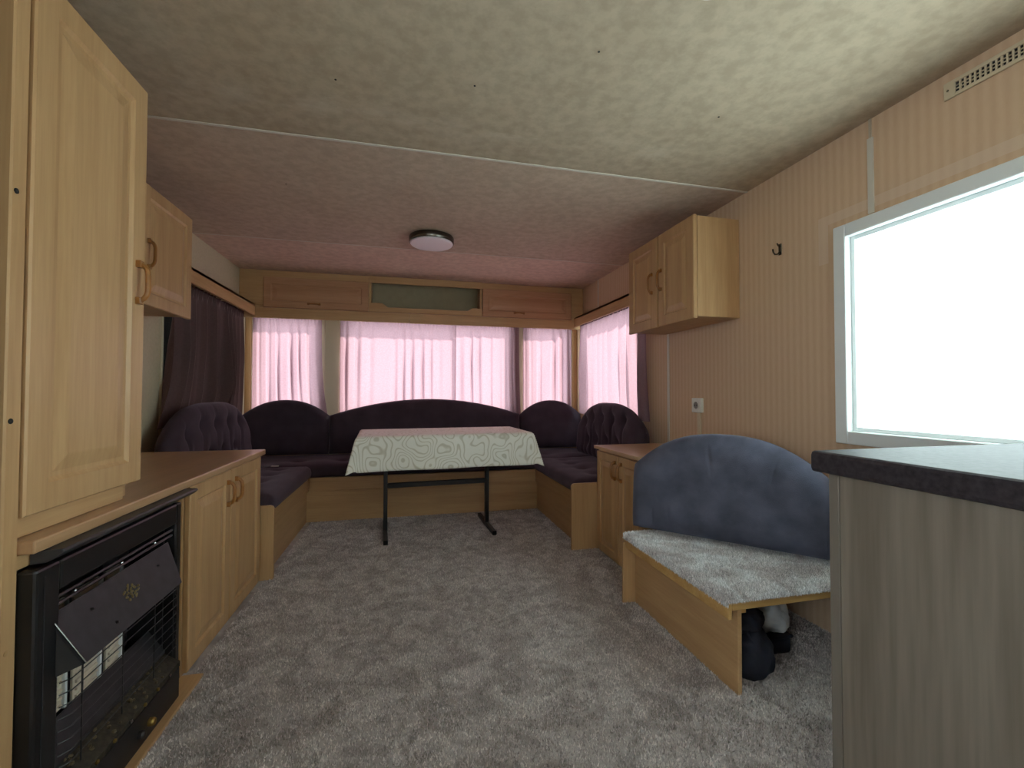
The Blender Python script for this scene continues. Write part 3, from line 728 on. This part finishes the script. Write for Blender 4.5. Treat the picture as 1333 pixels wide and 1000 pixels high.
def bcush(label, *a, **k): return tag(part('back_cushion', back_cushion(*a, **k), purple, smooth=True, origin=((a[0][0]+a[1][0])/2, (a[0][1]+a[1][1])/2, a[2])), label, 'cushion', BK_G)
# direction P0->P1 so that the room lies to the left of it
BZS = .463
TU = [(.22, .34), (.42, .34), (.62, .34), (.82, .34), (1.0, .30), (.32, .16), (.52, .16), (.72, .16), (.92, .14)]
bcush('buttoned purple back cushion beside the mauve curtain', (XL+.095, 3.82), (XL+.095, 2.635), BZS, .27, .475, .115, .025, TU, True, p=3.8, nu=90)
bcush('arched purple back cushion in the front corner by the mauve curtain', (-.6645, YF-.085), (XL+.012, YF-.085), BZS, .335, .475, .105, .025, p=2.2)
bcush('long arched purple back cushion behind the table', (1.072, YF-.085), (-.664, YF-.085), BZS, .335, .482, .105, .025, p=2.0, nu=80)
bcush('arched purple back cushion in the front corner by the low cupboard', (XR-.012, YF-.085), (1.0725, YF-.085), BZS, .325, .468, .105, .025, p=2.2)
bcush('buttoned purple back cushion behind the low cupboard', (XR-.095, 2.68), (XR-.095, 3.80), BZS, .27, .462, .115, .025, [(.24, .34), (.42, .34), (.60, .34), (.78, .34), (.94, .30), (.33, .16), (.51, .16), (.69, .16), (.87, .14)], True, p=3.0, nu=90)
tag(part('paper_scrap', bx(-.965, -.915, 3.56, 3.578, .456, .464, .002, 1), white_pl, origin=(-.94, 3.57, .456)), 'small white scrap lying on the purple seat cushion', 'paper')

# ------------------------------------------------------------------ table
TA = R(3.2); TC = Vector((.268, 3.28, 0)); MT = Matrix.Translation(TC) @ Matrix.Rotation(TA, 4, 'Z')
t = thing('folding_table', 'dining table on black metal T-foot legs under a patterned cloth', 'table', TC)
HX, HY, TZ = .585, .285, .717
part('table_top', box(BM(), -HX, HX, -HY, HY, TZ-.025, TZ, .004, 2, M=MT), wood_x, t)
for x in (-.41, .325):
    part('leg', box(BM(), x-.014, x+.014, -.02, .02, .03, TZ-.026, .003, 1, M=MT), black_m, t)
    part('foot', box(BM(), x-.015, x+.015, -.25, .25, .004, .034, .004, 1, M=MT), black_m, t)
    part('top_bracket', box(BM(), x-.015, x+.015, -.22, .22, TZ-.046, TZ-.026, .002, 1, M=MT), black_m, t)
part('stretcher', box(BM(), -.396, .311, -.012, .012, .325, .36, .003, 1, M=MT), black_m, t)
OV = .232
def cloth_pt(a, b):
    nx = max(-HX-.003, min(HX+.003, a)); ny = max(-HY-.003, min(HY+.003, b)); dx, dy = a-nx, b-ny; dd = math.hypot(dx, dy)
    z = TZ+.0035
    if dd < 1e-6: return MT @ Vector((a, b, z))
    corner = min(abs(dx), abs(dy))/max(abs(dx), abs(dy)); fl = .07 + .26*corner; dl_ = dd*(1-.22*corner)
    run = math.hypot(abs(a), abs(b))
    wv = .012*math.sin(11*(nx if abs(dy) > abs(dx) else ny)+2)*dd/OV
    k = 1-math.exp(-dd/.018); out = (.012*k + fl*dl_) + wv*(1-corner)
    drop = dl_*math.sqrt(max(.05, 1-fl*fl)) - .006*k
    return MT @ Vector((nx+dx/dd*out, ny+dy/dd*out, z-drop))
bm = BM()
na, nb = 120, 76; ax = HX+OV; ay = HY+OV
grid(bm, lambda u, v: cloth_pt(-ax+2*ax*u, -ay+2*ay*v), na, nb)
tc_ = part('tablecloth', bm, cloth_m, smooth=True, origin=(TC.x, TC.y, TZ)); tag(tc_, 'pale grey-green tablecloth with wavy contour lines draped over the table', 'tablecloth')
sm = tc_.modifiers.new('thickness', 'SOLIDIFY'); sm.thickness = .0015; sm.offset = 1

# ------------------------------------------------------------------ curtains
def curtain(name, label, Mw, s0, s1, zt, zb, m, n_folds, amp=.018, inset=.045, flare=(0, 0), nu=None, seed=0, header=True, tie=None, low=False):
    """gathered curtain in front of a wall; Mw maps (s, outwards, z). flare widens the bottom left/right"""
    rnd = random.Random(seed); Ln = s1-s0; ph = [rnd.uniform(0, 6.28) for _ in range(4)]
    def fn(u, v):                       # v 0 top .. 1 bottom
        k = v
        a0 = s0 - flare[0]*k**3; a1 = s1 + flare[1]*k**3
        if tie: a0 += tie[0]*math.sin(math.pi*min(1, k*1.05))*.5; a1 -= tie[1]*math.sin(math.pi*min(1, k*1.05))*.5
        s = a0 + (a1-a0)*u
        f = 2*math.pi*n_folds*(u + .05*math.sin(5*u+ph[0]) + .03*math.sin(11*u+ph[1]) + .012*math.sin(23*u+ph[2])) + .5*k*math.sin(7*u+ph[1])
        am = amp*(.35+.65*min(1, k*2.2))*(.8+.5*math.sin(3.1*u*n_folds/3+ph[2]))*(1+.25*math.sin(6*k+9*u+ph[3]))
        if low and k > .75: am *= 1-.7*(k-.75)/.25
        o = am*(math.sin(f)+.35*math.sin(2*f+ph[3]))
        if k < .09: o = .35*amp*math.sin(f*3.0+ph[0])*(1-k/.09) + o*(k/.09)
        zz = zt - (zt-zb)*k + .004*math.sin(f*1.5)*(1 if v == 1 else 0)
        return Mw @ Vector((s + .3*am*math.cos(f), -inset - o, zz))
    bm = BM(); grid(bm, fn, nu or int(n_folds*16), 34)
    c = part(name, bm, m, smooth=True, origin=tuple(Mw @ Vector(((s0+s1)/2, -inset, zb)))); tag(c, label, 'curtain')
    part('rail', tube(BM(), [Mw @ Vector((s0-.01, -inset, zt-.012)), Mw @ Vector((s1+.01, -inset, zt-.012))], .005, 6), rail_m, c)
    return c
ZT = 1.69
curtain('curtain', 'mauve curtain on the unlit side window by the long worktop', ML, 2.965-YB, 4.075-YB, ZT-.01, .80, curt_left, 9, .036, .054, flare=(.17, .0), seed=3, low=True, nu=220)
def fcurt(label, x0, x1, nf, amp, seed, ins=.045, **k): return curtain('curtain', label, MF, x0-XL, x1-XL, ZT, .78, curt_front, nf, amp, ins, seed=seed, **k)
fcurt('pink front curtain next to the mauve curtain', -1.315, -.752, 6, .016, 5, flare=(.0, .06))
fcurt('wide pink curtain half on the middle front window, nearer the mauve curtain', -.59, .462, 11, .0105, 8, .066)
fcurt('narrower pink curtain half on the middle front window, nearer the low cupboard', .450, 1.095, 6.5, .0105, 11, .032, flare=(0, .02))
fcurt('narrow pink front curtain in the corner by the low cupboard', 1.135, 1.652, 5.5, .016, 14)
curtain('curtain', 'pink curtain on the side window below the two-door wall cupboard', MR, 2.88-YB, 4.08-YB, ZT-.01, .80, curt_front, 8, .022, .05, seed=17, flare=(.04, .0))

# ------------------------------------------------------------------ carpeted bench
t = thing('bench', 'low beech bench with a carpeted seat beside the kitchen counter', 'bench', (1.35, 1.6, 0))
BY0, BY1, BX0, BZ = 1.243, 1.952, 1.024, .318
part('front_panel', bx(1.072, 1.088, 1.262, 1.935, 0, BZ-.027, .001, 1), wood_y, t)
part('end_panel', bx(1.010, XR-.003, 1.936, 1.952, 0, BZ-.027, .002, 1), wood_v, t)
part('seat_board', bx(BX0+.012, XR-.003, BY0, BY1, BZ-.026, BZ, .001, 1), edge_wood, t)
part('front_rail', bx(BX0-.002, BX0+.012, BY0, BY1, BZ-.055, BZ, .002, 1), edge_wood, t)
part('batten', bx(1.088, 1.108, 1.265, 1.935, BZ-.05, BZ-.027, .001, 1), edge_wood, t)
part('wall_batten', bx(XR-.023, XR-.003, 1.265, 1.935, BZ-.05, BZ-.027, .001, 1), edge_wood, t)
cp = part('carpet_cover', bx(BX0-.002, XR, BY0+.002, BY1, BZ, BZ+.012, .003, 1), bench_back, t)
n = 60000; xx = RNG.uniform(BX0-.002, XR, n); yy = RNG.uniform(BY0, BY1, n)
pts = np.stack([xx, yy, np.full(n, BZ+.008)], 1)
pile('carpet_pile', pts, .012, .0024, cp, .8, bench_carpet)
n = 5000                                         # shaggy overhanging edge
ee = np.stack([np.full(n, BX0-.001)-RNG.uniform(0, .006, n), RNG.uniform(BY0, BY1, n), BZ+.012-RNG.uniform(0, .022, n)], 1)
e2 = np.stack([RNG.uniform(BX0, XR, n), np.full(n, BY0-.001)-RNG.uniform(0, .004, n), BZ+.012-RNG.uniform(0, .004, n)], 1)
pile('carpet_fringe', np.concatenate([ee, e2]), -.010, .002, cp, .5, bench_carpet)
bb = back_cushion((1.705, 1.457), (1.165, 2.062), BZ+.026, .30, .472, .125, .025, p=2.4, nu=150, nv=40, endround=.045, seed=9, creases=[(.44, .28, .45, .12), (.22, .26, .40, -.25), (.70, .02, .12, .0), (.62, .05, .14, .1)])
tag(part('bench_cushion', bb, bluec, smooth=True, origin=(1.4, 1.72, BZ+.018)), 'blue-grey suede arched back cushion leaning on the carpeted bench', 'cushion')

# bags under the bench
def blob(c, r, seed, amp=.25, sub=4, flat=None):
    bm = BM(); bmesh.ops.create_icosphere(bm, subdivisions=sub, radius=1)
    for v in bm.verts:
        p = v.co.normalized(); k = 1 + amp*noise.noise(p*1.6+Vector((seed, 0, 0))) + amp*.5*noise.noise(p*4.5+Vector((0, seed, 0)))
        q = Vector((p.x*r[0], p.y*r[1], p.z*r[2]))*k + Vector(c)
        if q.z < c[2]-r[2]*.82: q.z = c[2]-r[2]*.82 + (q.z-(c[2]-r[2]*.82))*.05
        v.co = q
    return bm
t = thing('bag', 'dark navy drawstring bag under the carpeted bench', 'bag', (1.19, 1.38, 0))
part('body', blob((1.195, 1.365, .080), (.092, .085, .092), 3, .2), navy, t, smooth=True)
part('neck', blob((1.185, 1.385, .19), (.075, .07, .05), 8, .3), navy, t, smooth=True)
part('cord', tube(BM(), [(1.15, 1.312, .175), (1.165, 1.298, .14), (1.172, 1.292, .10), (1.165, 1.298, .07)], .004, 6), navy, t)
t = thing('box', 'flat dark box carrying the white bag under the bench', 'box', (1.42, 1.50, 0))
part('body', bx(1.335, 1.45, 1.42, 1.56, 0, .062, .012, 2), navy, t)
part('lid', bx(1.33, 1.455, 1.415, 1.565, .062, .072, .004, 2), navy, t)
t = thing('bag', 'white knotted plastic bag behind the navy bag', 'bag', (1.40, 1.47, .073))
part('body', blob((1.40, 1.475, .133), (.064, .064, .070), 5, .22), bagwhite, t, smooth=True)
bm = BM(); tube(bm, [(1.385, 1.455, .195), (1.36, 1.44, .212), (1.34, 1.43, .216)], [.018, .012, .02], 8)
part('knot', bm, bagwhite, t, smooth=True)

# ------------------------------------------------------------------ kitchen counter
CX, CY, CZ = .953, .872, .8625
t = thing('kitchen_unit', 'grey wood-grain kitchen unit carrying the slate worktop', 'cabinet', (1.3, 0, 0))
part('end_panel', bx(.970, XR-.03, .818, .842, 0, CZ-.05, .001, 1), grey_edge, t)
part('side_panel', bx(.972, .99, -1.3, .817, 0, CZ-.05, .001, 1), grey_wood_v, t)
part('carcass', bx(.99, XR-.03, -1.3, .817, .02, CZ-.05), grey_edge, t)
bm = BM(); rr = .010
prof = [(CX+rr, CZ-.05), (CX+.003, CZ-.047), (CX, CZ-.040), (CX, CZ-.010), (CX+.003, CZ-.003), (CX+rr, CZ), (XR-.026, CZ), (XR-.026, CZ-.05)]
prism(bm, prof, -1.32, CY, 'xz'); kw = part('kitchen_worktop', bm, slate, origin=(1.3, 0, CZ-.05)); tag(kw, 'dark slate-look kitchen worktop by the frosted window', 'worktop')

# ------------------------------------------------------------------ fittings on the walls and ceiling
SY, SZ = 2.335, .929
t = thing('power_socket', 'white power socket on the striped wall under the cupboard', 'socket', (XR, SY, SZ))
part('plate', bx(XR-.022, XR-.001, SY-.044, SY+.044, SZ-.044, SZ+.044, .004, 2), white_pl, t)
part('face', lathe(BM(), [(.026, 0), (.026, -.004), (.022, -.004), (.020, .006), (.001, .006)], (XR-.0225, SY, SZ), 24, 'x'), white_pl, t)
part('well', lathe(BM(), [(.021, 0), (.021, -.0015), (.001, -.0015)], (XR-.0225, SY, SZ), 24, 'x'), plain('socket_well', (.25, .24, .21), .5), t)
for y in (SY-.0095, SY+.0095): part('pin_hole', lathe(BM(), [(.003, 0), (.003, -.003), (.001, -.003)], (XR-.0235, y, SZ), 10, 'x'), dark_hole, t)
tag(part('cable_trunking', bx(XR-.014, XR-.001, SY-.022, SY+.004, .668, SZ-.045, .002, 1), cream_pl, origin=(XR, SY, .668)), 'cream cable trunking running down below the power socket', 'trunking')
HY_, HZ_ = 1.728, 1.686
t = thing('coat_hook', 'small metal coat hook on the striped wall', 'hook', (XR, HY_, HZ_))
part('back_plate', bx(XR-.005, XR-.001, HY_-.009, HY_+.009, HZ_-.027, HZ_+.027, .0018, 1), nickel, t)
part('prong', tube(BM(), [(XR-.005, HY_, HZ_-.01), (XR-.018, HY_, HZ_-.024), (XR-.033, HY_, HZ_-.026), (XR-.042, HY_, HZ_-.016), (XR-.044, HY_, HZ_-.002)], .0033, 8), nickel, t)
part('prong', tube(BM(), [(XR-.005, HY_, HZ_+.014), (XR-.013, HY_, HZ_+.017), (XR-.02, HY_, HZ_+.028)], .0033, 8), nickel, t)
t = thing('air_vent', 'cream plastic ventilation grille high on the wall over the frosted window', 'vent', (XR, .8, 1.96))
VY0, VY1, VZ0, VZ1 = .52, 1.064, 1.964, 2.020
part('backing', bx(XR-.0025, XR-.001, VY0+.004, VY1-.004, VZ0+.003, VZ1-.003), dark_hole, t)
bm = BM()
for a in ((VY0, VY0+.031, VZ0, VZ1), (VY1-.031, VY1, VZ0, VZ1), (VY0+.031, VY1-.031, VZ0, VZ0+.012), (VY0+.031, VY1-.031, VZ1-.012, VZ1)): box(bm, XR-.009, XR-.002, *a, .0015, 1)
part('frame', bm, cream_pl, t)
ns = 38
for k in range(1, ns):
    y = VY0+.031+(VY1-VY0-.062)*k/ns; part('slat', bx(XR-.007, XR-.002, y-.0023, y+.0023, VZ0+.011, VZ1-.011), cream_pl, t)
for z in (VZ0+.0227, VZ0+.0333): part('crossbar', bx(XR-.0065, XR-.0025, VY0+.028, VY1-.028, z-.0013, z+.0013), cream_pl, t)
part('screw', lathe(BM(), [(.0035, 0), (.0035, -.0015), (.001, -.002)], (XR-.008, VY1-.012, (VZ0+VZ1)/2), 10, 'x'), nickel, t)
LX, LY = .157, 3.01
t = thing('ceiling_lamp', 'round flat ceiling lamp with a dark metal rim over the seating', 'lamp', (LX, LY, ZC))
part('rim', lathe(BM(), [(.13, 0), (.147, -.002), (.150, -.008), (.150, -.038), (.147, -.042), (.138, -.042)], (LX, LY, ZC), 64), nickel, t, smooth='auto')
part('diffuser', lathe(BM(), [(.139, -.038), (.143, -.045), (.138, -.051), (.10, -.054), (.03, -.055), (.002, -.055)], (LX, LY, ZC), 64), lamp_dif, t, smooth='auto')
LX, LY = .745, .935
t = thing('ceiling_lamp', 'white round ceiling lamp near the kitchen counter', 'lamp', (LX, LY, ZC))
part('base', lathe(BM(), [(.06, 0), (.062, -.004), (.062, -.012), (.058, -.014)], (LX, LY, ZC), 40), white_pl, t, smooth='auto')
part('cover', lathe(BM(), [(.056, -.013), (.054, -.022), (.04, -.029), (.02, -.032), (.002, -.032)], (LX, LY, ZC), 40), lamp_dif, t, smooth='auto')
